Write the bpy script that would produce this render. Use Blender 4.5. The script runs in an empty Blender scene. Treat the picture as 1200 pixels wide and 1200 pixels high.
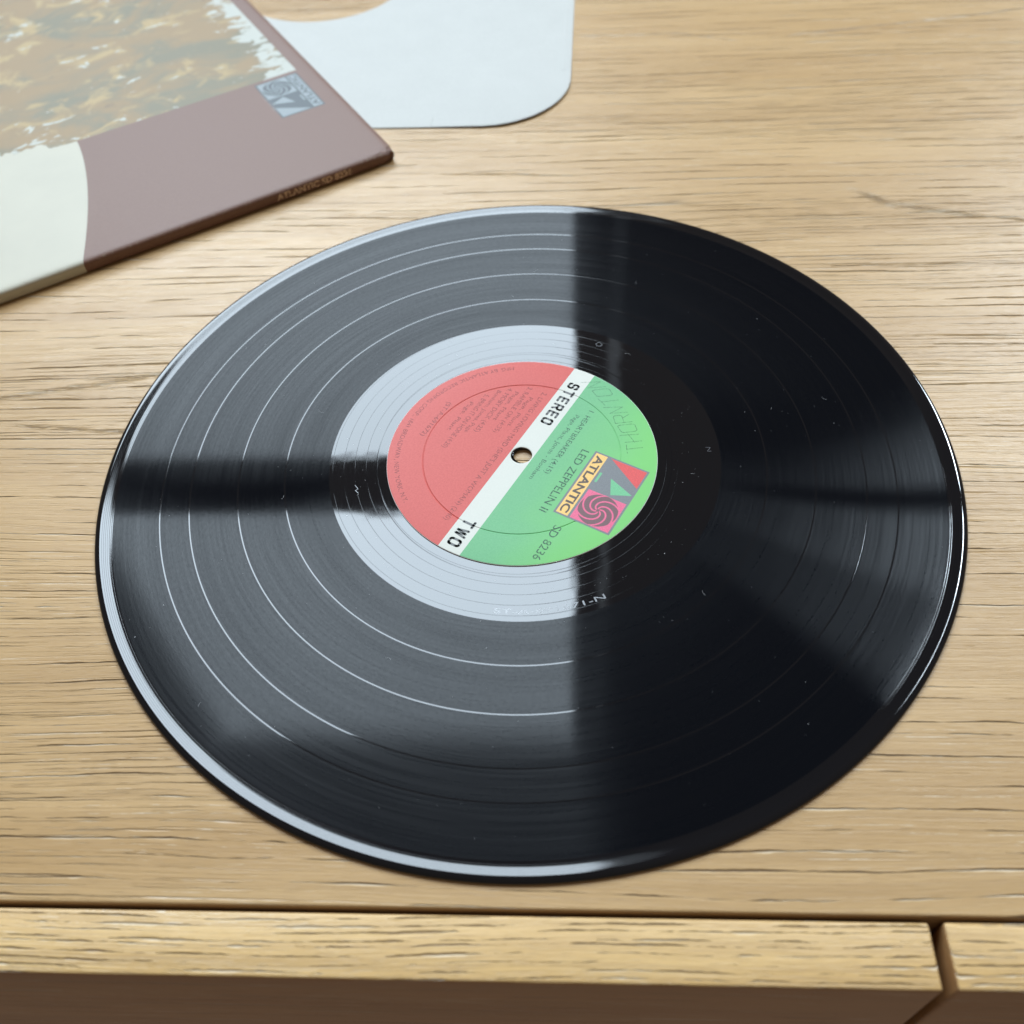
import bpy, bmesh, math, random
from mathutils import Vector, Matrix
random.seed(7)
S = bpy.context.scene
C = S.collection
MM = 0.001
rad = math.radians

# ------------------------------------------------------------------ camera
cam = bpy.data.cameras.new('camera')
camo = bpy.data.objects.new('camera', cam); C.objects.link(camo)
S.camera = camo
FPX, TH, ROLL, YAW = 1174.39, 0.9004955, -0.0733902, -0.0870756
loc = Vector((15.069, -236.892, 268.884)) * MM
fw = Vector((math.sin(YAW)*math.cos(TH), math.cos(YAW)*math.cos(TH), -math.sin(TH)))
rt = Vector((math.cos(YAW), -math.sin(YAW), 0)); up = rt.cross(fw)
r2 = math.cos(ROLL)*rt + math.sin(ROLL)*up
u2 = -math.sin(ROLL)*rt + math.cos(ROLL)*up
M = Matrix((r2, u2, -fw)).transposed().to_4x4(); M.translation = loc
camo.matrix_world = M
cam.sensor_width = 36; cam.lens = FPX/1200*36
cam.clip_start = 0.01; cam.clip_end = 20
cam.dof.use_dof = True; cam.dof.focus_distance = 0.345; cam.dof.aperture_fstop = 10.5

# ------------------------------------------------------------------ room light
W = bpy.data.worlds.new('World'); S.world = W; W.use_nodes = True
bg = W.node_tree.nodes['Background']
bg.inputs[0].default_value = (1.0, 0.82, 0.68, 1); bg.inputs[1].default_value = 0.17

def pane(name, x0, x1, z0, z1, y, L, col):
    l = bpy.data.lights.new(name, 'AREA'); l.shape = 'RECTANGLE'
    l.size = (x1-x0)*MM; l.size_y = (z1-z0)*MM
    l.energy = L * math.pi * l.size * l.size_y; l.color = col
    o = bpy.data.objects.new(name, l); C.objects.link(o)
    o.location = ((x0+x1)/2*MM, y*MM, (z0+z1)/2*MM)
    o.rotation_euler = (rad(-90), 0, 0)          # faces -Y, into the room
    return o
WINC = (0.75, 0.885, 1.0)
pane('window_light_upper', -1890, 40, 2825, 4805, 2200, 15.0, WINC)
pane('window_light_lower', -1890, 40, 1150, 2485, 2200, 12.6, WINC)
pane('side_window_light_upper', 1700, 2050, 2790, 3500, 2200, 84, WINC)
pane('side_window_light_lower', 1700, 2050, 1850, 2520, 2200, 78, WINC)
pane('side_window_light_top', 1700, 2050, 3500, 4500, 2200, 38, WINC)
pane('side_window_light_bottom', 1700, 2050, 1250, 1850, 2200, 38, WINC)
pane('window_reveal_light', 155, 195, 1150, 4805, 2200, .6, WINC)

S.view_settings.view_transform = 'Standard'; S.view_settings.look = 'None'
S.view_settings.exposure = 0.10; S.view_settings.gamma = 1
S.render.engine = 'CYCLES'
S.render.resolution_x = S.render.resolution_y = 1024

# ------------------------------------------------------------------ node helper
class NT:
    def __init__(s, name):
        s.m = bpy.data.materials.new(name); s.m.use_nodes = True
        s.t = s.m.node_tree; s.t.nodes.clear()
        s.out = s.t.nodes.new('ShaderNodeOutputMaterial')
    def n(s, typ, ins=None, **kw):
        nd = s.t.nodes.new('ShaderNode'+typ)
        for k, v in kw.items(): setattr(nd, k, v)
        for k, v in (ins or {}).items():
            sock = nd.inputs[k]
            if hasattr(v, 'is_output') or isinstance(v, bpy.types.NodeSocket): s.t.links.new(v, sock)
            else: sock.default_value = v
        return nd
    def math(s, op, a, b=0.0, c=None, clamp=False):
        nd = s.t.nodes.new('ShaderNodeMath'); nd.operation = op; nd.use_clamp = clamp
        for i, v in enumerate((a, b, c)):
            if v is None: continue
            if isinstance(v, bpy.types.NodeSocket): s.t.links.new(v, nd.inputs[i])
            else: nd.inputs[i].default_value = v
        return nd.outputs[0]
    def mix(s, f, a, b, blend='MIX'):
        nd = s.t.nodes.new('ShaderNodeMix'); nd.data_type = 'RGBA'; nd.blend_type = blend
        for k, v in ((0, f), (6, a), (7, b)):
            if isinstance(v, bpy.types.NodeSocket): s.t.links.new(v, nd.inputs[k])
            else: nd.inputs[k].default_value = v if k == 0 else (v if len(v) == 4 else (*v, 1))
        return nd.outputs[2]
    def smooth(s, v, lo, hi):
        nd = s.t.nodes.new('ShaderNodeMapRange'); nd.interpolation_type = 'SMOOTHSTEP'
        s.t.links.new(v, nd.inputs[0]); nd.inputs[1].default_value = lo; nd.inputs[2].default_value = hi
        return nd.outputs[0]
    def noise(s, vec, scale=1, detail=2, rough=.5, dist=0):
        nd = s.n('TexNoise', {'Vector': vec, 'Scale': scale, 'Detail': detail, 'Roughness': rough, 'Distortion': dist})
        return nd.outputs['Fac']
    def scaled(s, vec, sc, off=(0, 0, 0)):
        nd = s.n('Mapping', {'Vector': vec, 'Scale': sc, 'Location': off}); return nd.outputs[0]
    def comb(s, x, y, z=0.0):
        return s.n('CombineXYZ', {'X': x, 'Y': y, 'Z': z}).outputs[0]
    def obj_mm(s):
        tc = s.n('TexCoord')
        v = s.n('VectorMath', {0: tc.outputs['Object'], 1: (1000, 1000, 1000)}, operation='MULTIPLY').outputs[0]
        sp = s.n('SeparateXYZ', {0: v})
        return v, sp.outputs[0], sp.outputs[1], sp.outputs[2]
    def done(s, shader): s.t.links.new(shader, s.out.inputs['Surface']); return s.m

# ------------------------------------------------------------------ materials
def wood(name, axis='X', seed=0.0, dens=1.0, depth=1.0, figure=True, short=1.0, col=((.465, .288, .126), (.56, .365, .172))):
    t = NT(name); v, x, y, z = t.obj_mm()
    # grain runs along X; across = y (tops) or z (fronts)
    a = y if axis == 'X' else z
    third = z if axis == 'X' else y
    k3 = t.math('MULTIPLY', third, .3)
    wv = t.noise(t.comb(t.math('MULTIPLY', t.math('ADD', x, seed), .0035), t.math('MULTIPLY', t.math('ADD', a, seed), .012), k3), 1, 1.5, .5)
    wv2 = t.noise(t.comb(t.math('MULTIPLY', x, .016), t.math('MULTIPLY', t.math('ADD', a, seed), .06), k3), 1, 2, .5)
    aw = t.math('ADD', t.math('ADD', a, seed), t.math('MULTIPLY', wv, 15))
    aw = t.math('ADD', aw, t.math('MULTIPLY', wv2, 1.8))
    q = t.comb(x, aw, k3)
    zone = t.smooth(t.noise(t.scaled(q, (.003, .022, .1), (31, 4.4, 2)), 1, 1, .5), .46, .62)
    def rows(sp, off, width, lo, hi, xs, wig):
        """rows of long grooves, each row broken into tapering dashes of its own"""
        rr = t.math('DIVIDE', t.math('ADD', aw, off), sp)
        idx = t.math('FLOOR', rr); fr = t.math('FRACT', rr)
        rnd = t.n('TexWhiteNoise', {'W': idx}, noise_dimensions='1D').outputs[0]
        w1 = t.noise(t.comb(t.math('MULTIPLY', x, .045), t.math('MULTIPLY', idx, 7.31), 0), 1, 5, .62)
        cen = t.math('ADD', .5, t.math('ADD', t.math('MULTIPLY', t.math('SUBTRACT', rnd, .5), .45), t.math('MULTIPLY', t.math('SUBTRACT', w1, .5), wig/sp)))
        d = t.math('MULTIPLY', t.math('ABSOLUTE', t.math('SUBTRACT', fr, cen)), sp)
        g = t.noise(t.comb(t.math('MULTIPLY', x, xs*short), t.math('MULTIPLY', idx, 3.77), off), 1, 4, .68)
        wd = t.math('MULTIPLY', t.smooth(g, lo, hi), width)
        m = t.math('SUBTRACT', 1.0, t.math('DIVIDE', d, t.math('ADD', wd, .02)), clamp=True)
        return t.math('MULTIPLY', m, t.smooth(g, lo, lo+.06))
    r1 = rows(5.6/dens, 0.0, .58, .45, .66, .018, 1.5)
    r2_ = t.math('MULTIPLY', rows(2.5/dens, 1.3, .36, .44, .68, .022, .9), t.math('ADD', t.math('MULTIPLY', zone, .92), .08))
    r3 = t.math('MULTIPLY', rows(1.15/dens, 0.4, .20, .49, .72, .03, .5), t.math('ADD', t.math('MULTIPLY', zone, .7), .25))
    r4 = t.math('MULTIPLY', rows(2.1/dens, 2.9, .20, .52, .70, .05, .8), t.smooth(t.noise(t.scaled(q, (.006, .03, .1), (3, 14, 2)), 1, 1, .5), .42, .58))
    fib = t.noise(t.scaled(q, (.03, 1.5, .3), (9, 9, 9)), 1, 4, .65)
    fine = t.noise(t.scaled(q, (.13, 3.0, 2.0), (2, 2, 2)), 1, 4, .7)
    gh = t.math('MAXIMUM', r1, t.math('MAXIMUM', t.math('MULTIPLY', r2_, .75), t.math('MULTIPLY', r3, .45)))
    groove = t.math('POWER', gh, 1.3)
    fig = None
    if figure:                                  # feathery figure of the veneer, where the rings surface
        for x0, y0, x1, y1, w0 in ((-215, 31, -158, 42, 2.4), (-158, 42, -128, 49, 2.6), (-190, 18, -108, 12, 2.0),
                                   (147, 155, 158, 147, 5.0), (158, 147, 194, 137, 3.6), (194, 137, 236, 128, 1.5), (40, 150, 66, 152, 1.6),
                                   (28, 305, 78, 305, 1.5), (78, 305, 103, 297, 1.3), (140, 300, 240, 316, 1.5), (240, 316, 300, 330, 1.6), (-40, 178, 20, 174, 1.3)):
            f = t.math('MULTIPLY_ADD', t.math('SUBTRACT', x, x0), (y1-y0)/(x1-x0), y0)
            d = t.math('ABSOLUTE', t.math('SUBTRACT', a, t.math('ADD', f, t.math('MULTIPLY', t.math('SUBTRACT', wv2, .5), 4))))
            ins = t.math('MULTIPLY', t.smooth(x, x0-9, x0+4), t.math('SUBTRACT', 1.0, t.smooth(x, x1-4, x1+9)))
            m = t.math('MULTIPLY', t.math('SUBTRACT', 1.0, t.smooth(d, 0, w0)), ins)
            fig = m if fig is None else t.math('MAXIMUM', fig, m)
        fn = t.smooth(t.noise(t.scaled(t.comb(x, a, k3), (.12, 1.7, 1), (5, 5, 5)), 1, 3, .65), .40, .62)
        fig = t.math('MULTIPLY', fig, fn)
        groove = t.math('MAXIMUM', groove, t.math('MULTIPLY', fig, .75)); gh = t.math('MAXIMUM', gh, t.math('MULTIPLY', fig, .6))
    h = t.math('MULTIPLY', gh, -.42*depth)
    h = t.math('ADD', h, t.math('MULTIPLY', fib, .085*depth))
    h = t.math('ADD', h, t.math('MULTIPLY', fine, .075*depth))
    bump = t.n('Bump', {'Height': h, 'Strength': 1.0, 'Distance': MM})
    tone = t.noise(t.scaled(q, (.004, .05, .05), (4, 4, 4)), 1, 3, .55)
    band = t.noise(t.scaled(q, (.004, .42, .05), (8, 4, 4)), 1, 3, .5)
    c = t.mix(t.smooth(tone, .3, .7), col[0], col[1])
    c = t.mix(t.math('MULTIPLY', t.smooth(band, .40, .66), .30), c, (.38, .235, .105))
    c = t.mix(t.math('MULTIPLY', t.smooth(fib, .45, .75), .30), c, (.36, .215, .095))
    c = t.mix(t.math('MULTIPLY', t.smooth(fine, .48, .68), .38), c, (.33, .20, .09))
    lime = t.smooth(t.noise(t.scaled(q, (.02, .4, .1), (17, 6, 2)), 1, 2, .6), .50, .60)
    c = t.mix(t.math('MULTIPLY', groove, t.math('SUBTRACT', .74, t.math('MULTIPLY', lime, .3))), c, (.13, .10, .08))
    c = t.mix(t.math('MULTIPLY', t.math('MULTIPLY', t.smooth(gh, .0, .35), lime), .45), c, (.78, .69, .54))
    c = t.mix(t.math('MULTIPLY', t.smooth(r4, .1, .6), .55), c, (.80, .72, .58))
    rgh = t.math('ADD', .30, t.math('MULTIPLY', fine, .14))
    rgh = t.math('SUBTRACT', rgh, t.math('MULTIPLY', gh, .08))
    p = t.n('BsdfPrincipled', {'Base Color': c, 'Roughness': rgh, 'Specular IOR Level': .56, 'IOR': 1.45, 'Normal': bump.outputs[0]})
    return t.done(p.outputs[0])

def paper(name, col, rough=.5, var=.08, bump=.02, spec=.5, scale=1.2):
    t = NT(name); v, x, y, z = t.obj_mm()
    n1 = t.noise(v, scale, 3, .6); n2 = t.noise(v, .06, 3, .5)
    f = t.math('ADD', t.math('MULTIPLY', n1, .6), t.math('MULTIPLY', n2, .4))
    c = t.mix(t.smooth(f, .3, .7), tuple(k*(1-var) for k in col), tuple(min(1, k*(1+var)) for k in col))
    b = t.n('Bump', {'Height': n1, 'Strength': .6, 'Distance': bump*MM})
    p = t.n('BsdfPrincipled', {'Base Color': c, 'Roughness': rough, 'Specular IOR Level': spec, 'Normal': b.outputs[0]})
    return t.done(p.outputs[0])

def ink(name, col, rough=.5, spec=.4, alpha=1.0):
    t = NT(name); v, x, y, z = t.obj_mm()
    n1 = t.noise(v, 3.0, 2, .6)
    c = t.mix(t.smooth(n1, .3, .75), tuple(k*.88 for k in col), tuple(min(1, k*1.12) for k in col))
    p = t.n('BsdfPrincipled', {'Base Color': c, 'Roughness': rough, 'Specular IOR Level': spec})
    sh = p.outputs[0]
    if alpha < 1:                                # thin worn print: the paper shows through
        tr = t.n('BsdfTransparent')
        w = t.math('MULTIPLY', t.smooth(t.noise(v, 1.2, 3, .6), .25, .6), alpha)
        sh = t.n('MixShader', {0: w, 1: tr.outputs[0], 2: sh}).outputs[0]
    return t.done(sh)

def vinyl(name, kind):
    t = NT(name); v, x, y, z = t.obj_mm()
    r = t.math('SQRT', t.math('ADD', t.math('MULTIPLY', x, x), t.math('MULTIPLY', y, y)))
    th = t.math('ARCTAN2', y, x)
    arc = t.math('MULTIPLY', th, 90.0)
    tan = t.n('Tangent', direction_type='RADIAL', axis='Z')
    dif = t.n('BsdfDiffuse', {'Color': (.0025, .0032, .0048, 1)})
    fr = t.n('Fresnel', {'IOR': 1.52}).outputs[0]
    if kind == 'groove':
        # groove walls: wide across the grooves, tight along them; lands give the dim mirror image
        pk = t.noise(t.comb(t.math('MULTIPLY', arc, .28), t.math('MULTIPLY', r, 1.1), 0), 1, 2, .6)
        pk2 = t.noise(t.comb(t.math('MULTIPLY', arc, .8), t.math('MULTIPLY', r, 2.2), 3), 1, 2, .6)
        rg = t.noise(t.comb(t.math('MULTIPLY', arc, .02), t.math('MULTIPLY', r, 1.1), 5), 1, 3, .6)
        hh = t.math('ADD', t.math('MULTIPLY', pk, .6), t.math('MULTIPLY', pk2, .4))
        b = t.n('Bump', {'Height': hh, 'Strength': 1.0, 'Distance': .004*MM})
        band = t.noise(t.comb(0, t.math('MULTIPLY', r, .16), 9), 1, 4, .6)
        lvl = t.math('ADD', .095, t.math('MULTIPLY', band, .12))
        rip = t.noise(t.comb(t.math('MULTIPLY', arc, .75), t.math('MULTIPLY', r, 1.1), 7), 1, 4, .75)
        lvl = t.math('MULTIPLY', lvl, t.math('ADD', .45, t.math('MULTIPLY', rip, 1.1)))
        scol = t.comb(lvl, lvl, lvl)
        sharp = t.n('BsdfAnisotropic', {'Color': scol, 'Roughness': .070, 'Anisotropy': .50, 'Tangent': tan.outputs[0], 'Normal': b.outputs[0]})
        gcol = t.mix(t.smooth(rg, .3, .7), (.07, .07, .07), (.13, .13, .13))
        wide = t.n('BsdfAnisotropic', {'Color': gcol, 'Roughness': .165, 'Anisotropy': .75, 'Tangent': tan.outputs[0], 'Normal': b.outputs[0]})
        sharp.distribution = 'BECKMANN'; wide.distribution = 'BECKMANN'
        gl = t.n('AddShader', {0: sharp.outputs[0], 1: wide.outputs[0]})
        sh = t.n('MixShader', {0: fr, 1: dif.outputs[0], 2: gl.outputs[0]})
    elif kind == 'runout':
        # spiral run-out lines, pitch 4 mm, cut into a mirror-smooth land
        ph = t.math('FRACT', t.math('DIVIDE', t.math('ADD', t.math('SUBTRACT', r, 52.3), t.math('MULTIPLY', th, 4.0/(2*math.pi))), 4.0))
        d = t.math('ABSOLUTE', t.math('SUBTRACT', ph, .5))
        line = t.math('SUBTRACT', 1.0, t.smooth(d, .008, .026))
        ring = t.math('SUBTRACT', 1.0, t.smooth(t.math('ABSOLUTE', t.math('SUBTRACT', r, 52.4)), .06, .22))
        ln = t.math('MAXIMUM', line, ring)
        wob = t.noise(v, .05, 2, .5)
        mic = t.noise(t.comb(t.math('MULTIPLY', arc, .05), t.math('MULTIPLY', r, 2.0), 0), 1, 2, .5)
        hh = t.math('ADD', t.math('MULTIPLY', ln, -.004), t.math('ADD', t.math('MULTIPLY', wob, .05), t.math('MULTIPLY', mic, .0005)))
        b = t.n('Bump', {'Height': hh, 'Strength': 1.0, 'Distance': MM})
        g = t.n('BsdfGlossy', {'Color': (1, 1, 1, 1), 'Roughness': .03, 'Normal': b.outputs[0]})
        sh = t.n('MixShader', {0: t.math('MULTIPLY', fr, t.math('SUBTRACT', 1.0, t.math('MULTIPLY', ln, .25))), 1: dif.outputs[0], 2: g.outputs[0]})
    else:
        mic = t.noise(t.comb(t.math('MULTIPLY', arc, .02), t.math('MULTIPLY', r, 1.6), 0), 1, 2, .5)
        f4 = t.math('ABSOLUTE', t.math('SUBTRACT', t.math('FRACT', t.math('DIVIDE', t.math('SUBTRACT', r, 144.5), .62)), .5))
        ln = t.math('MULTIPLY', t.math('SUBTRACT', 1.0, t.smooth(f4, .04, .16)), t.math('LESS_THAN', r, 148.3))
        hh = t.math('ADD', t.math('MULTIPLY', mic, .06), t.math('MULTIPLY', ln, -.10))
        b = t.n('Bump', {'Height': hh, 'Strength': 1.0, 'Distance': .03*MM})
        g = t.n('BsdfGlossy', {'Color': (1, 1, 1, 1), 'Roughness': .06, 'Normal': b.outputs[0]})
        g.distribution = 'BECKMANN'
        sh = t.n('MixShader', {0: t.math('MULTIPLY', fr, t.math('SUBTRACT', 1.0, t.math('MULTIPLY', ln, .5))), 1: dif.outputs[0], 2: g.outputs[0]})
    return t.done(sh.outputs[0])

def label_paper():
    t = NT('label_paper'); v, x, y, z = t.obj_mm()
    n1 = t.noise(v, 1.6, 3, .65); n2 = t.noise(v, .05, 2, .5)
    red = t.mix(n1, (.46, .055, .042), (.63, .108, .088))
    grn = t.mix(n1, (.105, .34, .15), (.16, .44, .205))
    grn = t.mix(t.smooth(t.math('ADD', t.math('MULTIPLY', y, .02), t.math('MULTIPLY', n2, .4)), .35, 1.05), grn, (.17, .50, .13))
    wht = t.mix(n1, (.55, .55, .485), (.63, .62, .55))
    up_ = t.math('GREATER_THAN', y, 4.2); dn = t.math('LESS_THAN', y, -4.3)
    c = t.mix(up_, wht, grn); c = t.mix(dn, c, red)
    b = t.n('Bump', {'Height': t.noise(v, 2.2, 3, .6), 'Strength': .7, 'Distance': .05*MM})
    p = t.n('BsdfPrincipled', {'Base Color': c, 'Roughness': .47, 'Specular IOR Level': .30, 'Normal': b.outputs[0]})
    return t.done(p.outputs[0])

def sleeve_cover():
    # plain brown border, an abstract sepia panel and a pale curved field in the corner
    t = NT('sleeve_cover'); v, x, y, z = t.obj_mm()
    n1 = t.noise(v, 1.5, 3, .6); n2 = t.noise(v, .05, 3, .5)
    brown = t.mix(n1, (.155, .078, .055), (.21, .118, .085))
    tc = t.n('TexCoord')
    q = t.scaled(v, (.014, .022, 1))
    a1 = t.noise(q, 1.3, 5, .6, .6)
    a2 = t.noise(t.scaled(v, (.045, .065, 1), (7, 2, 0)), 1, 6, .62, .8)
    a3 = t.noise(t.scaled(v, (.075, .17, 1), (1, 8, 0)), 1, 5, .6, .6)
    art = t.mix(t.smooth(a1, .40, .58), (.19, .165, .10), (.29, .19, .085))
    art = t.mix(t.smooth(a2, .52, .66), art, (.40, .28, .12))
    edge = t.math('ADD', t.smooth(x, -34, -12), t.math('MULTIPLY', t.math('SUBTRACT', 1.0, t.smooth(y, 97, 112)), .30))
    near = t.math('MULTIPLY', t.math('SUBTRACT', 1.0, t.smooth(x, -165, -110)), t.math('SUBTRACT', 1.0, t.smooth(y, 105, 150)))
    wsum = t.math('ADD', t.math('ADD', a3, t.math('MULTIPLY', a2, .45)), t.math('ADD', t.math('MULTIPLY', edge, .24), t.math('MULTIPLY', near, .12)))
    art = t.mix(t.smooth(wsum, .885, .91), art, (.46, .465, .41))
    art = t.mix(t.math('MULTIPLY', t.smooth(a3, .36, .30), .4), art, (.13, .10, .07))
    inart = t.math('MULTIPLY', t.math('GREATER_THAN', y, 97.2), t.math('LESS_THAN', x, -9))
    inart = t.math('MULTIPLY', inart, t.math('LESS_THAN', y, 306))
    c = t.mix(inart, brown, art)
    # pale field: right boundary bulges, upper boundary is ragged
    bx = t.math('SUBTRACT', -126.0, t.math('MULTIPLY', t.math('POWER', t.math('MULTIPLY', t.math('SUBTRACT', 97.0, y), 1/97.0), 1.55), 24.5))
    topy = t.math('ADD', 97.0, t.math('ADD', t.math('MULTIPLY', t.math('SUBTRACT', -126, x), .28), t.math('MULTIPLY', t.math('SUBTRACT', t.noise(v, .10, 3, .6), .5), 26)))
    pale = t.math('MULTIPLY', t.math('LESS_THAN', x, bx), t.math('LESS_THAN', y, 97.2))
    pale = t.math('MAXIMUM', pale, t.math('MULTIPLY', t.math('MULTIPLY', t.math('LESS_THAN', y, topy), t.math('GREATER_THAN', y, 97.1)), t.math('LESS_THAN', x, -126)))
    cream = t.mix(n2, (.46, .435, .35), (.52, .49, .39))
    c = t.mix(pale, c, cream)
    wear = t.math('MULTIPLY', t.smooth(t.noise(v, .5, 4, .7), .48, .70), t.math('MULTIPLY', t.math('SUBTRACT', 1.0, t.smooth(y, .2, 1.3)), t.smooth(z, 4.2, 5.3)))
    wear = t.math('MULTIPLY', wear, t.math('ADD', .45, t.math('MULTIPLY', t.smooth(x, -30, -2), .55)))
    c = t.mix(wear, c, (.33, .26, .19))
    b = t.n('Bump', {'Height': t.noise(v, 1.1, 3, .6), 'Strength': .6, 'Distance': .05*MM})
    p = t.n('BsdfPrincipled', {'Base Color': c, 'Roughness': .48, 'Specular IOR Level': .29, 'Normal': b.outputs[0]})
    return t.done(p.outputs[0])

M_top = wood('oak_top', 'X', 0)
M_edge = wood('oak_drawer_lit', 'X', 240, 3.0, .8, False, 2.2, ((.60, .38, .15), (.68, .455, .195)))  # drawer top faces: window light put into a lighter, yellower oak colour
M_front = wood('oak_front_shaded', 'Z', 510, 1.0, .5, False, 1.0, ((.37, .19, .075), (.45, .25, .105)))  # drawer front faces: same oak, with their shade put into a darker colour
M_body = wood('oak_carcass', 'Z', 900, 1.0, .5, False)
M_gro = vinyl('vinyl_grooves', 'groove'); M_run = vinyl('vinyl_runout', 'runout'); M_vin = vinyl('vinyl_plain', 'plain')
M_lab = label_paper()
M_labedge = paper('label_edge', (.75, .75, .72), .6)
M_ink = ink('ink_grey', (.12, .12, .115))
M_inkr = ink('ink_on_red', (.17, .06, .06), .5, .3, .62)
M_inkg = ink('ink_on_green', (.045, .10, .075), .5, .3, .85)
M_pencil = ink('pencil_marks', (.07, .19, .09), .4, .5, .5)
M_slv = sleeve_cover()
M_inner = paper('white_paper', (.52, .52, .49), .6, .03, .03, .2, .7)
M_spineink = ink('spine_ink', (.75, .55, .40), .5, .3, .95)

# ------------------------------------------------------------------ mesh helpers
def link(name, me, mats, parent=None, smooth=False):
    for m in (mats if isinstance(mats, (list, tuple)) else [mats]): me.materials.append(m)
    if smooth:
        for p in me.polygons: p.use_smooth = True
    o = bpy.data.objects.new(name, me); C.objects.link(o)
    if parent: o.parent = parent
    return o
def mesh(name, vs, fs):
    me = bpy.data.meshes.new(name); me.from_pydata([(a*MM, b*MM, c*MM) for a, b, c in vs], [], fs); me.update(); return me
def thing(name, label, cat, loc=(0, 0, 0), rz=0):
    o = bpy.data.objects.new(name, None); C.objects.link(o); o.empty_display_size = .02
    o.location = Vector(loc)*MM; o.rotation_euler = (0, 0, rz); o['label'] = label; o['category'] = cat
    return o
def lathe(name, prof, mats, parent, seg=720, midx=None, smooth=True, cx=0, cy=0):
    vs, fs = [], []
    n = len(prof)
    for i in range(seg):
        a = 2*math.pi*i/seg
        for r, z in prof: vs.append((cx+r*math.cos(a), cy+r*math.sin(a), z))
    for i in range(seg):
        j = (i+1) % seg
        for k in range(n-1):
            fs.append((i*n+k, i*n+k+1, j*n+k+1, j*n+k))
    me = mesh(name, vs, fs)
    o = link(name, me, mats, parent, smooth)
    if midx:
        for q, p in enumerate(me.polygons): p.material_index = midx[q % (n-1)]
    return o
def box(name, x0, x1, y0, y1, z0, z1, mat, parent, bev=.6, seg=3, mats=None, side=None):
    bm = bmesh.new(); bmesh.ops.create_cube(bm, size=1)
    for v in bm.verts:
        v.co = Vector(((x0+x1)/2+(x1-x0)*v.co.x, (y0+y1)/2+(y1-y0)*v.co.y, (z0+z1)/2+(z1-z0)*v.co.z))*MM
    if bev: bmesh.ops.bevel(bm, geom=list(bm.edges), offset=bev*MM, segments=seg, profile=.5, affect='EDGES')
    me = bpy.data.meshes.new(name); bm.to_mesh(me); bm.free()
    o = link(name, me, mat, parent, True)
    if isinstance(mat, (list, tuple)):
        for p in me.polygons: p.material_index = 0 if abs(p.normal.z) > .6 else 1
    return o

def glyph_verts(txt, size, bold=0.0, sx=1.0, track=1.0):
    cu = bpy.data.curves.new('t', 'FONT'); cu.body = txt; cu.size = size; cu.offset = bold; cu.space_character = track
    cu.resolution_u = 3
    o = bpy.data.objects.new('t', cu); C.objects.link(o)
    dg = bpy.context.evaluated_depsgraph_get(); me = bpy.data.meshes.new_from_object(o.evaluated_get(dg))
    vs = [(v.co.x*sx, v.co.y) for v in me.vertices]; fs = [tuple(p.vertices) for p in me.polygons]
    bpy.data.objects.remove(o); bpy.data.curves.remove(cu); bpy.data.meshes.remove(me)
    return vs, fs
def fit_text(txt, x0, x1, y0, h, bold=0.0):
    """text whose caps are h high, stretched to run from x0 to x1, baseline y0"""
    vs, fs = glyph_verts(txt, h/.70, bold)
    a = min(p[0] for p in vs); b = max(p[0] for p in vs)
    return [(x0+(p[0]-a)/(b-a)*(x1-x0), y0+p[1]) for p in vs], fs
def arc_text(txt, r, a0, a1, h, inward=True, bold=0.0):
    """runs counter-clockwise along radius r from angle a0 to a1, letter tops toward the centre"""
    vs, fs = fit_text(txt, 0, 1, 0, h, bold)
    out = []
    for x, y in vs:
        a = rad(a0+(a1-a0)*x); rr = r-y if inward else r+y
        out.append((rr*math.cos(a), rr*math.sin(a)))
    return out, fs
def flat(name, parts, z, mats, parent):
    """parts: list of (verts2d, faces, material index, dz)"""
    vs, fs, mi = [], [], []
    for pv, pf, m, dz in parts:
        b = len(vs); vs += [(x, y, z+dz) for x, y in pv]
        for f in pf: fs.append(tuple(b+i for i in f)); mi.append(m)
    me = mesh(name, vs, fs); o = link(name, me, mats, parent)
    for p, m in zip(me.polygons, mi):
        p.material_index = m
        if p.normal.z < 0: p.flip()
    return o
def stroke(pts, w):
    """polyline with round joins -> flat faces"""
    vs, fs = [], []
    for (x0, y0), (x1, y1) in zip(pts, pts[1:]):
        d = math.hypot(x1-x0, y1-y0)
        if d < 1e-6: continue
        nx, ny = -(y1-y0)/d*w/2, (x1-x0)/d*w/2
        b = len(vs); vs += [(x0+nx, y0+ny), (x0-nx, y0-ny), (x1-nx, y1-ny), (x1+nx, y1+ny)]; fs.append((b, b+1, b+2, b+3))
    for i, (x, y) in enumerate(pts):
        b = len(vs); vs += [(x+w/2*math.cos(2*math.pi*k/8), y+w/2*math.sin(2*math.pi*k/8)) for k in range(8)]; fs.append(tuple(range(b, b+8)))
    return vs, fs
def join(lst):
    vs, fs = [], []
    for a, b in lst:
        n = len(vs); vs += a; fs += [tuple(n+i for i in f) for f in b]
    return vs, fs

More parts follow.
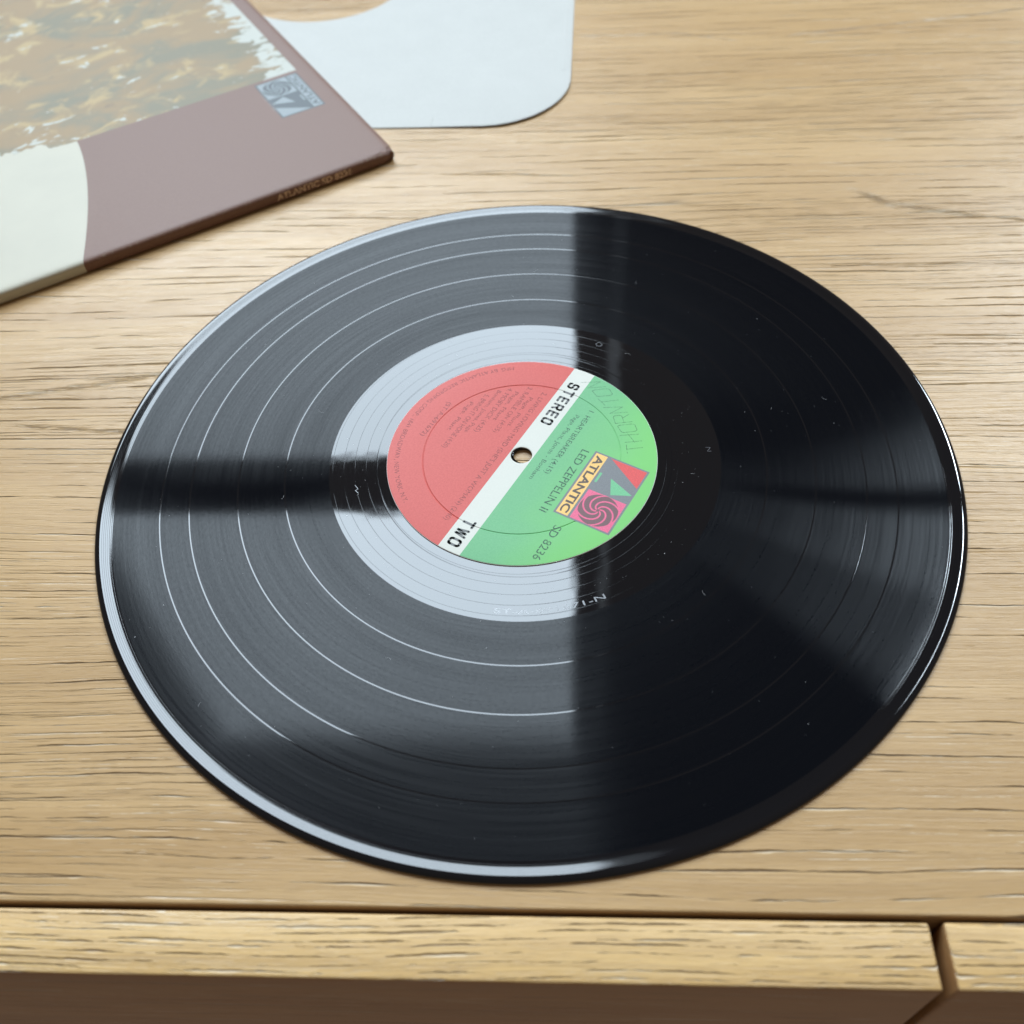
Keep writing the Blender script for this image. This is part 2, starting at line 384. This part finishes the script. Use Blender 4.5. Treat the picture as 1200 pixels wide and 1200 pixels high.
# wide squared sans capitals drawn as strokes in a 1 x 1 cell
def rr_arc(cx, cy, r, a0, a1, n=4):
    return [(cx+r*math.cos(rad(a0+(a1-a0)*i/n)), cy+r*math.sin(rad(a0+(a1-a0)*i/n))) for i in range(n+1)]
G = {
 'S': [rr_arc(.8, .8, .2, 0, 90)+rr_arc(.2, .8, .2, 90, 180)+rr_arc(.2, .7, .2, 180, 270)+rr_arc(.8, .3, .2, 90, 0)+rr_arc(.8, .2, .2, 0, -90)+rr_arc(.2, .2, .2, 270, 180)],
 'T': [[(0, 1), (1, 1)], [(.5, 1), (.5, 0)]],
 'E': [[(1, 1), (0, 1), (0, 0), (1, 0)], [(0, .5), (.85, .5)]],
 'R': [[(0, 0), (0, 1)]+rr_arc(.8, .8, .2, 90, 0)+rr_arc(.8, .68, .2, 0, -90)+[(0, .48)], [(.6, .48), (1, 0)]],
 'O': [rr_arc(.8, .8, .2, 0, 90)+rr_arc(.2, .8, .2, 90, 180)+rr_arc(.2, .2, .2, 180, 270)+rr_arc(.8, .2, .2, 270, 360)+[(1, .8)]],
 'W': [[(-.1, 1), (.2, 0), (.5, .9), (.8, 0), (1.1, 1)]],
 'H': [[(0, 0), (.05, 1)], [(.9, -.05), (1, 1.1)], [(-.1, .45), (1.1, .6)]],
 'N': [[(0, 0), (.1, 1), (.8, 0), (1.0, 1.15)]],
}
def block(word, x0, x1, y0, h, w, gap=.28, slant=0.0):
    n = len(word); cw = (x1-x0)/(n+gap*(n-1)); out = []
    for i, ch in enumerate(word):
        ox = x0+i*cw*(1+gap)
        for pl in G[ch]:
            out.append(stroke([(ox+w/2+(cw-w)*px+slant*py*h, y0+w/2+(h-w)*py) for px, py in pl], w))
    return join(out)

def emblem_parts(x0, y0, w, h, frame, strip, letter, red, counter, pink, swirl, line):
    """rectangular badge: word strip below, big slanted A at left, round pinwheel at right"""
    U = lambda u, v: (x0+w*u, y0+h*v)
    P = []
    def poly(pts, m, dz): P.append(([U(*p) for p in pts], [tuple(range(len(pts)))], m, dz))
    poly([(0, 0), (1, 0), (1, 1), (0, 1)], frame, 0)
    poly([(.022, .035), (.978, .035), (.978, .245), (.022, .245)], strip, .006)
    a, f = fit_text('ATLANTIC', x0+w*.05, x0+w*.95, y0+h*.075, h*.135, .12*h/21)
    P.append((a, f, letter, .012))
    poly([(.022, .31), (.285, .965), (.022, .965)], red, .006)
    poly([(.285, .50), (.50, .65), (.40, .965)], counter, .006)
    poly([(.26, .285), (.41, .285), (.41, .325), (.26, .325)], counter, .006)
    poly([(.535, .285), (.978, .285), (.978, .965), (.535, .965)], pink, .006)
    cx, cy = U(.755, .62); R = h*.325
    P.append(([(cx+R*math.cos(2*math.pi*i/48), cy+R*math.sin(2*math.pi*i/48)) for i in range(48)], [tuple(range(48))], swirl, .012))
    for k in range(6):                           # pinwheel arms, tapering toward the hub
        vs = []
        N = 12
        for i in range(N+1):
            tt = i/N; r = R*(.08+.94*tt); a_ = 2*math.pi*k/6 + 2.1*(1-tt)**1.0*1.15; wd = R*(.035+.085*tt)
            dx, dy = math.cos(a_), math.sin(a_)
            ta = a_+math.pi/2
            vs.append((cx+r*dx+wd*math.cos(ta), cy+r*dy+wd*math.sin(ta))); vs.append((cx+r*dx-wd*math.cos(ta), cy+r*dy-wd*math.sin(ta)))
        P.append((vs, [(2*i, 2*i+1, 2*i+3, 2*i+2) for i in range(N)], line, .018))
    return P

# ------------------------------------------------------------------ cabinet
cab = thing('oak_cabinet', 'pale oak cabinet with a grained top and two drawer fronts, under the record', 'cabinet', (0, 0, 0))
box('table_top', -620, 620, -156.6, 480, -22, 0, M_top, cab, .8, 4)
def drawer(x0, x1, ztop):
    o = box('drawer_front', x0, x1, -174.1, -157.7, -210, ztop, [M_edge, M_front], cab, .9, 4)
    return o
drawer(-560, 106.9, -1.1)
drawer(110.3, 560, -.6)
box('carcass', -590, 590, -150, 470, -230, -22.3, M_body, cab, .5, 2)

# ------------------------------------------------------------------ record
rec = thing('vinyl_record', 'shiny black vinyl record lying flat, with a red, white and green paper label', 'record', (0, 0, 0))
ZG = 1.30
rim = [(144.4, ZG)]
rim += [(145.0, ZG), (145.75, ZG), (146.0, ZG+.012), (146.5, ZG+.055), (147.2, ZG+.125), (147.9, ZG+.20), (148.4, ZG+.245), (148.6, ZG+.255)]
rim += [(148.9, 1.545), (149.2, 1.51), (149.5, 1.45), (149.85, 1.33), (150.15, 1.15), (150.38, .92), (150.5, .70), (150.42, .45), (150.2, .22), (149.8, .07), (149.3, .0), (146, .0), (144.2, .25), (51, .25), (49, 0), (3.65, 0), (3.65, 1.62), (3.9, 1.70)]
lathe('disc_body', rim, M_vin, rec, 900)
edges = [69.4, 85.1, 101.5, 118.3, 128.4, 144.4]
GAP = .21
for i in range(5):
    a, b = edges[i]+(GAP if i else 0), edges[i+1]-(GAP if i < 4 else 0)
    n = 4; lathe('groove_band', [(a+(b-a)*k/n, ZG) for k in range(n+1)], M_gro, rec, 720)
for e in edges[1:5]:
    lathe('track_gap', [(e-GAP, ZG), (e, ZG), (e+GAP, ZG)], M_run, rec, 720)
LX, LY = -.75, -.15                               # the label is pasted a hair off centre
lathe('run_out', [(44.0, ZG+.0), (50, ZG), (56, ZG), (62, ZG), (69.0, ZG), (69.4, ZG)], M_run, rec, 720)

LR = 48.1; ZL = 1.74
lab = bpy.data.objects.new('label', None)
prof = [(LR, ZG-.02), (LR, ZL-.10), (LR-.12, ZL-.03), (LR-.4, ZL)]
prof += [(38, ZL), (35.7, ZL), (35.55, ZL), (35.50, ZL-.01), (35.38, ZL-.12), (35.25, ZL-.20), (35.12, ZL-.12), (35.0, ZL-.01), (34.95, ZL), (34.8, ZL), (20, ZL), (8, ZL), (4.6, ZL), (3.95, ZL-.01), (3.8, ZL-.06), (3.78, ZL-.4)]
prof = [(r, z) for r, z in prof][::-1]
lab = lathe('label', prof, [M_lab, M_labedge], rec, 480, [0]*(len(prof)-4)+[0, 1, 1])
lab.location = (LX*MM, LY*MM, 0); lab.rotation_euler = (0, 0, rad(-118.9))
lab['label'] = 'round paper label, red and green halves split by a white stripe'
ZP = ZL+.012
flat('stripe_lettering', [block('STEREO', -40.6, -17.2, -2.35, 4.5, .92) + (0, 0)], ZP, [M_ink], lab)
flat('stripe_lettering', [block('TWO', 33.4, 45.6, -2.6, 4.8, .96, .32) + (0, 0)], ZP, [M_ink], lab)
M_or = ink('badge_orange', (.78, .47, .13)); M_rd = ink('badge_red', (.62, .055, .05)); M_gn = ink('badge_green', (.13, .42, .2))
M_pk = ink('badge_pink', (.68, .10, .20)); M_mr = ink('badge_maroon', (.14, .06, .065)); M_gy = ink('badge_grey', (.155, .16, .165)); M_dk = ink('badge_dark', (.07, .045, .03))
flat('emblem', emblem_parts(-14.3, 22.3, 31.3, 21.2, 0, 1, 2, 3, 4, 5, 6, 5, ), ZP, [M_gy, M_or, M_dk, M_rd, M_gn, M_pk, M_mr], lab)
flat('title_lettering', [fit_text('LED ZEPPELIN II', -12.8, 18.6, 17.7, 2.9, .03) + (0, 0), fit_text('SD 8236', 21.6, 37.2, 25.6, 2.9, .02) + (0, 0)], ZP, [M_inkg], lab)
flat('song_lettering', [fit_text('1. HEARTBREAKER (4:15)', -30.8, 3.2, 11.0, 2.0, .01) + (0, 0), fit_text('Page, Plant, Jones - Bonham', -26.6, 8.0, 7.6, 1.7) + (0, 0)], ZP, [M_inkg], lab)
rows = [('2. LIVING LOVING MAID (SHE\'S JUST A WOMAN) (2:40)', -31, 37.5, -8.8, 1.9), ('Page, Plant', -26.5, -10, -11.9, 1.6),
        ('3. RAMBLE ON (4:35)', -31, -5, -15.0, 1.9), ('Page, Plant', -26.5, -10, -18.1, 1.6),
        ('4. MOBY DICK (4:25)', -27, -2, -21.2, 1.9), ('Bonham, Jones, Page', -24, 0, -24.2, 1.6),
        ('5. BRING IT ON HOME (4:20)', -20, 10, -27.4, 1.9), ('Page, Plant', -14, 2, -30.3, 1.6),
        ('(ST-A-691672)', -10, 9, -37.6, 1.8)]
flat('song_lettering', [fit_text(a, b, c, d, e) + (0, 0) for a, b, c, d, e in rows], ZP, [M_inkr], lab)
flat('address_lettering', [arc_text('MFG. BY ATLANTIC RECORDING CORP., 1841 BROADWAY, NEW YORK, N.Y.', 45.4, -146, -33, 1.75) + (0, 0)], ZP, [M_inkr], lab)
# pencilled name near the edge of the green half: drawn in its own little frame, then turned
hw = block('THORNTON', 0, 39, 0, 6.2, .26, .22, .15)
p0, dr = Vector((43.9-LX, 1.5)), Vector((-.29, .957)).normalized()
def to_label(px, py):
    w = p0 + dr*px + Vector((-dr.y, dr.x))*py
    c_, s_ = math.cos(rad(118.9)), math.sin(rad(118.9))
    return (w.x*c_-w.y*s_, w.x*s_+w.y*c_)
bend = [(px, py - .0068*(px-12)**2*-1 + math.sin(px*.9)*.25) for px, py in hw[0]]
flat('handwriting', [([to_label(a, b) for a, b in bend], hw[1], 0, 0)], ZP+.004, [M_pencil], lab)

# hand-cut marks in the run-out area
M_etch = ink('etched_vinyl', (.10, .10, .11), .25, .9)
et = arc_text('ST-A-691671-N', 66.6, -97, -65.5, 1.9)
for e_ in (et, stroke([(-59, -13.2), (-57.6, -15), (-58.6, -15.6), (-57.4, -16.8)], .16),
           stroke([(27, 57.8), (28.2, 59), (29.4, 57.8), (29.0, 56.6), (27.4, 56.7), (27, 57.8)], .14),
           stroke([(64.6, 3.3), (66.2, 3.1), (65, 1.4), (66.4, 1.3)], .14)):
    flat('etched_mark', [e_ + (0, 0)], ZG+.006, [M_etch], rec)

# dust specks
sp = []
M_dust = ink('dust_specks', (.45, .45, .45))
for i in range(16):                               # short hairs and scuffs
    a = random.uniform(0, 2*math.pi); r = random.uniform(55, 141); k = random.uniform(0, 6.3); l_ = random.uniform(.8, 2.6)
    cx, cy = r*math.cos(a), r*math.sin(a)
    pts = [(cx+l_*q*math.cos(k+q*.8), cy+l_*q*math.sin(k+q*.8)) for q in (0, .35, .7, 1)]
    sv, sf = stroke(pts, .045); sp.append((sv, sf, 0, .01))
for i in range(300):
    a = random.uniform(0, 2*math.pi); r = random.choice([random.uniform(53, 68), random.uniform(70, 143), random.uniform(70, 143)])
    s = random.uniform(.06, .15)*(2 if random.random() < .08 else 1)
    cx, cy = r*math.cos(a), r*math.sin(a); k = random.uniform(0, 3)
    sp.append(([(cx+s*math.cos(k), cy+s*math.sin(k)), (cx+s*.7*math.cos(k+2), cy+s*.7*math.sin(k+2)), (cx+s*math.cos(k+3.5), cy+s*.8*math.sin(k+3.5))], [(0, 1, 2)], 0, random.uniform(0, .05)))
d = flat('dust', sp, ZG+.02, [M_dust], rec); d['kind'] = 'stuff'

# ------------------------------------------------------------------ album sleeve
ROT = rad(32.6)
slv = thing('album_sleeve', 'brown cardboard album sleeve with a sepia picture panel, lying at an angle behind the record', 'album sleeve', (-65.3, 190.0, 0), ROT)
T = 5.9
bm = bmesh.new()
# body as a grid so that the faces can bow a little
NX, NY = 90, 60
def zt(x, y):
    e = min(-x, x+315, y, 315-y)
    return T + .35*math.exp(-((y-30)/60)**2)*math.sin(-x/315*math.pi) - .9*math.exp(-e/1.1)
xs = sorted(set([-315+315*i/NX for i in range(NX+1)]+[-.4, -.9, -1.6, -2.3, -3.0, -4.1, -5.2, -6.2, -314.5]))
ys = sorted(set([315*(i/NY)**1.3 for i in range(NY+1)]+[.35, .8, 1.5, 2.2, 2.9, 3.9, 4.9, 6.0]))
grid = {}
def jit(x, y, top):
    # crumpled lower right corner
    d = math.hypot(x, y); k = math.exp(-(d/4.2)**2)
    return x-2.0*k*.5+random.uniform(-.5, .5)*k, y+1.8*k*.5+random.uniform(-.5, .5)*k
for i, x in enumerate(xs):
    for j, y in enumerate(ys):
        jx, jy = jit(x, y, True)
        grid[i, j] = bm.verts.new((jx*MM, jy*MM, (zt(x, y)+random.uniform(-1.3, .35)*math.exp(-(math.hypot(x, y)/4.0)**2))*MM))
for i in range(len(xs)-1):
    for j in range(len(ys)-1):
        bm.faces.new((grid[i, j], grid[i+1, j], grid[i+1, j+1], grid[i, j+1]))
ring = [grid[i, 0] for i in range(len(xs))]+[grid[len(xs)-1, j] for j in range(1, len(ys))]+[grid[i, len(ys)-1] for i in range(len(xs)-2, -1, -1)]+[grid[0, j] for j in range(len(ys)-2, 0, -1)]
prev = ring
for zz, ins in ((4.6, -.28), (3.0, -.42), (1.2, -.25), (.35, .2)):
    cur = []
    for v in ring:
        x, y = v.co.x/MM, v.co.y/MM
        dx = (-ins if x > -1.5 else (ins if x < -313.5 else 0)); dy = (ins if y < 1.5 else (-ins if y > 313.5 else 0))
        k = math.exp(-(math.hypot(x, y)/4)**2)
        cur.append(bm.verts.new(((x+dx+random.uniform(-.6, .6)*k)*MM, (y+dy+random.uniform(-.6, .6)*k)*MM, zz*MM)))
    for a in range(len(ring)):
        b = (a+1) % len(ring); bm.faces.new((prev[a], cur[a], cur[b], prev[b]))
    prev = cur
bm.faces.new(prev)
bmesh.ops.recalc_face_normals(bm, faces=bm.faces)
me = bpy.data.meshes.new('cover_board'); bm.to_mesh(me); bm.free()
link('cover_board', me, M_slv, slv, True)
# emblem and small word, upright when the sleeve is read from its right side
E_fr = ink('badge_steel', (.055, .07, .078)); E_li = ink('badge_pale', (.235, .27, .28)); E_sm = ink('small_print', (.42, .38, .38), .5, .3, .7)
def place_rot(parts, ox, oy):                     # badge frame: right = +y, up = -x
    return [([(ox-v_, oy+u_) for u_, v_ in pv], pf, m, dz) for pv, pf, m, dz in parts]
em = emblem_parts(0, 0, 37.5, 23.3, 0, 1, 0, 1, 1, 1, 0, 1)
def on_cover(name, parts, mats):
    vs, fs, mi = [], [], []
    for pv, pf, m, dz in parts:
        b = len(vs)
        vs += [(x, y, zt(x, y)+.03+dz*1.5) for x, y in pv]
        for f in pf: fs.append(tuple(b+i for i in f)); mi.append(m)
    me = mesh(name, vs, fs); o = link(name, me, mats, slv)
    for p, m in zip(me.polygons, mi):
        p.material_index = m
        if p.normal.z < 0: p.flip()
    return o
on_cover('emblem', place_rot(em, -10.2, 57.0), [E_fr, E_li])
on_cover('small_lettering', place_rot([fit_text('STEREO', 6, 28, -2.4, 1.9, .03) + (0, 0)], -10.2-23.3-1.2, 57.0), [E_sm])
vs, fs = fit_text('ATLANTIC SD 8236', -61, -23, 0, 3.0, .13)
me = mesh('spine_lettering', [(x, -.47, 1.7+y) for x, y in vs], fs); link('spine_lettering', me, M_spineink, slv)

# ------------------------------------------------------------------ inner sleeve
inn = thing('inner_sleeve', 'white paper inner sleeve with a rounded corner, half under the brown album sleeve', 'paper sleeve', (-130, 372, 0), rad(-1.8))
def rsq(hw_, rr_, n=14):
    pts = []
    for cx, cy, a0 in ((hw_-rr_, -hw_+rr_, -90), (hw_-rr_, hw_-rr_, 0), (-hw_+rr_, hw_-rr_, 90), (-hw_+rr_, -hw_+rr_, 180)):
        for i in range(n+1):
            a = rad(a0+90*i/n); pts.append((cx+rr_*math.cos(a), cy+rr_*math.sin(a)))
    return pts
def outline(n=240, hw_=152, rr_=44):
    # radial samples of the rounded square
    out = []
    for i in range(n):
        a = 2*math.pi*i/n; dx, dy = math.cos(a), math.sin(a)
        lo, hi = 0, 260
        for _ in range(30):
            m = (lo+hi)/2; x, y = abs(dx*m), abs(dy*m)
            q = (x-(hw_-rr_), y-(hw_-rr_))
            d_ = math.hypot(max(q[0], 0), max(q[1], 0))+min(max(q[0], q[1]), 0)-rr_
            if d_ < 0: lo = m
            else: hi = m
        out.append((dx*lo, dy*lo))
    return out
OUT = outline(); n = len(OUT)
def zi(x, y):
    lift = 1.6*math.exp(-(math.hypot(x-125, y+125)/40)**2)
    return lift*.7 + .2*(1+math.sin(x*.021+1)*math.sin(y*.019))
HX, HY, HR = 1, 10, 51
def sheet(name, z0, th, shrink=0.0):
    vs, fs = [], []
    K = 26
    for i, (ox, oy) in enumerate(OUT):
        a = 2*math.pi*i/n
        hx, hy = HX+HR*math.cos(a), HY+HR*math.sin(a)
        ox, oy = ox*(1-shrink), oy*(1-shrink)
        for k in range(K+1):
            f = (k/K)**.8; x, y = hx+(ox-hx)*f, hy+(oy-hy)*f
            vs.append((x, y, z0+zi(x, y)+th))
        for k in range(K, -1, -1):
            x, y = vs[i*(2*K+2)+k][:2]; vs.append((x, y, z0+zi(x, y)))
    m = 2*K+2
    for i in range(n):
        j = (i+1) % n
        for k in range(m): fs.append((i*m+k, i*m+(k+1)%m, j*m+(k+1)%m, j*m+k))
    return link(name, mesh(name, vs, fs), M_inner, inn, False)
sheet('back_leaf', .02, .10)
sheet('front_leaf', .14, .10, .002)
# glued seam along the right edge and the crease at the mouth
def strip(name, pts, w, h):
    vs, fs = [], []
    for i, (x, y) in enumerate(pts):
        a = pts[max(0, i-1)]; b = pts[min(len(pts)-1, i+1)]; d_ = math.hypot(b[0]-a[0], b[1]-a[1]); nx, ny = -(b[1]-a[1])/d_*w/2, (b[0]-a[0])/d_*w/2
        z = .24+zi(x, y)
        vs += [(x+nx, y+ny, z+.01), (x+nx*.6, y+ny*.6, z+h), (x-nx*.6, y-ny*.6, z+h), (x-nx, y-ny, z+.01)]
    for i in range(len(pts)-1):
        for k in range(3): fs.append((i*4+k, i*4+k+1, i*4+k+5, i*4+k+4))
    return link(name, mesh(name, vs, fs), M_inner, inn, True)
strip('seam', [(148.2, -100+6*i) for i in range(34)], 3.2, .12)
strip('crease', [(84, -151.0+.8*i) for i in range(12)], .7, .16)
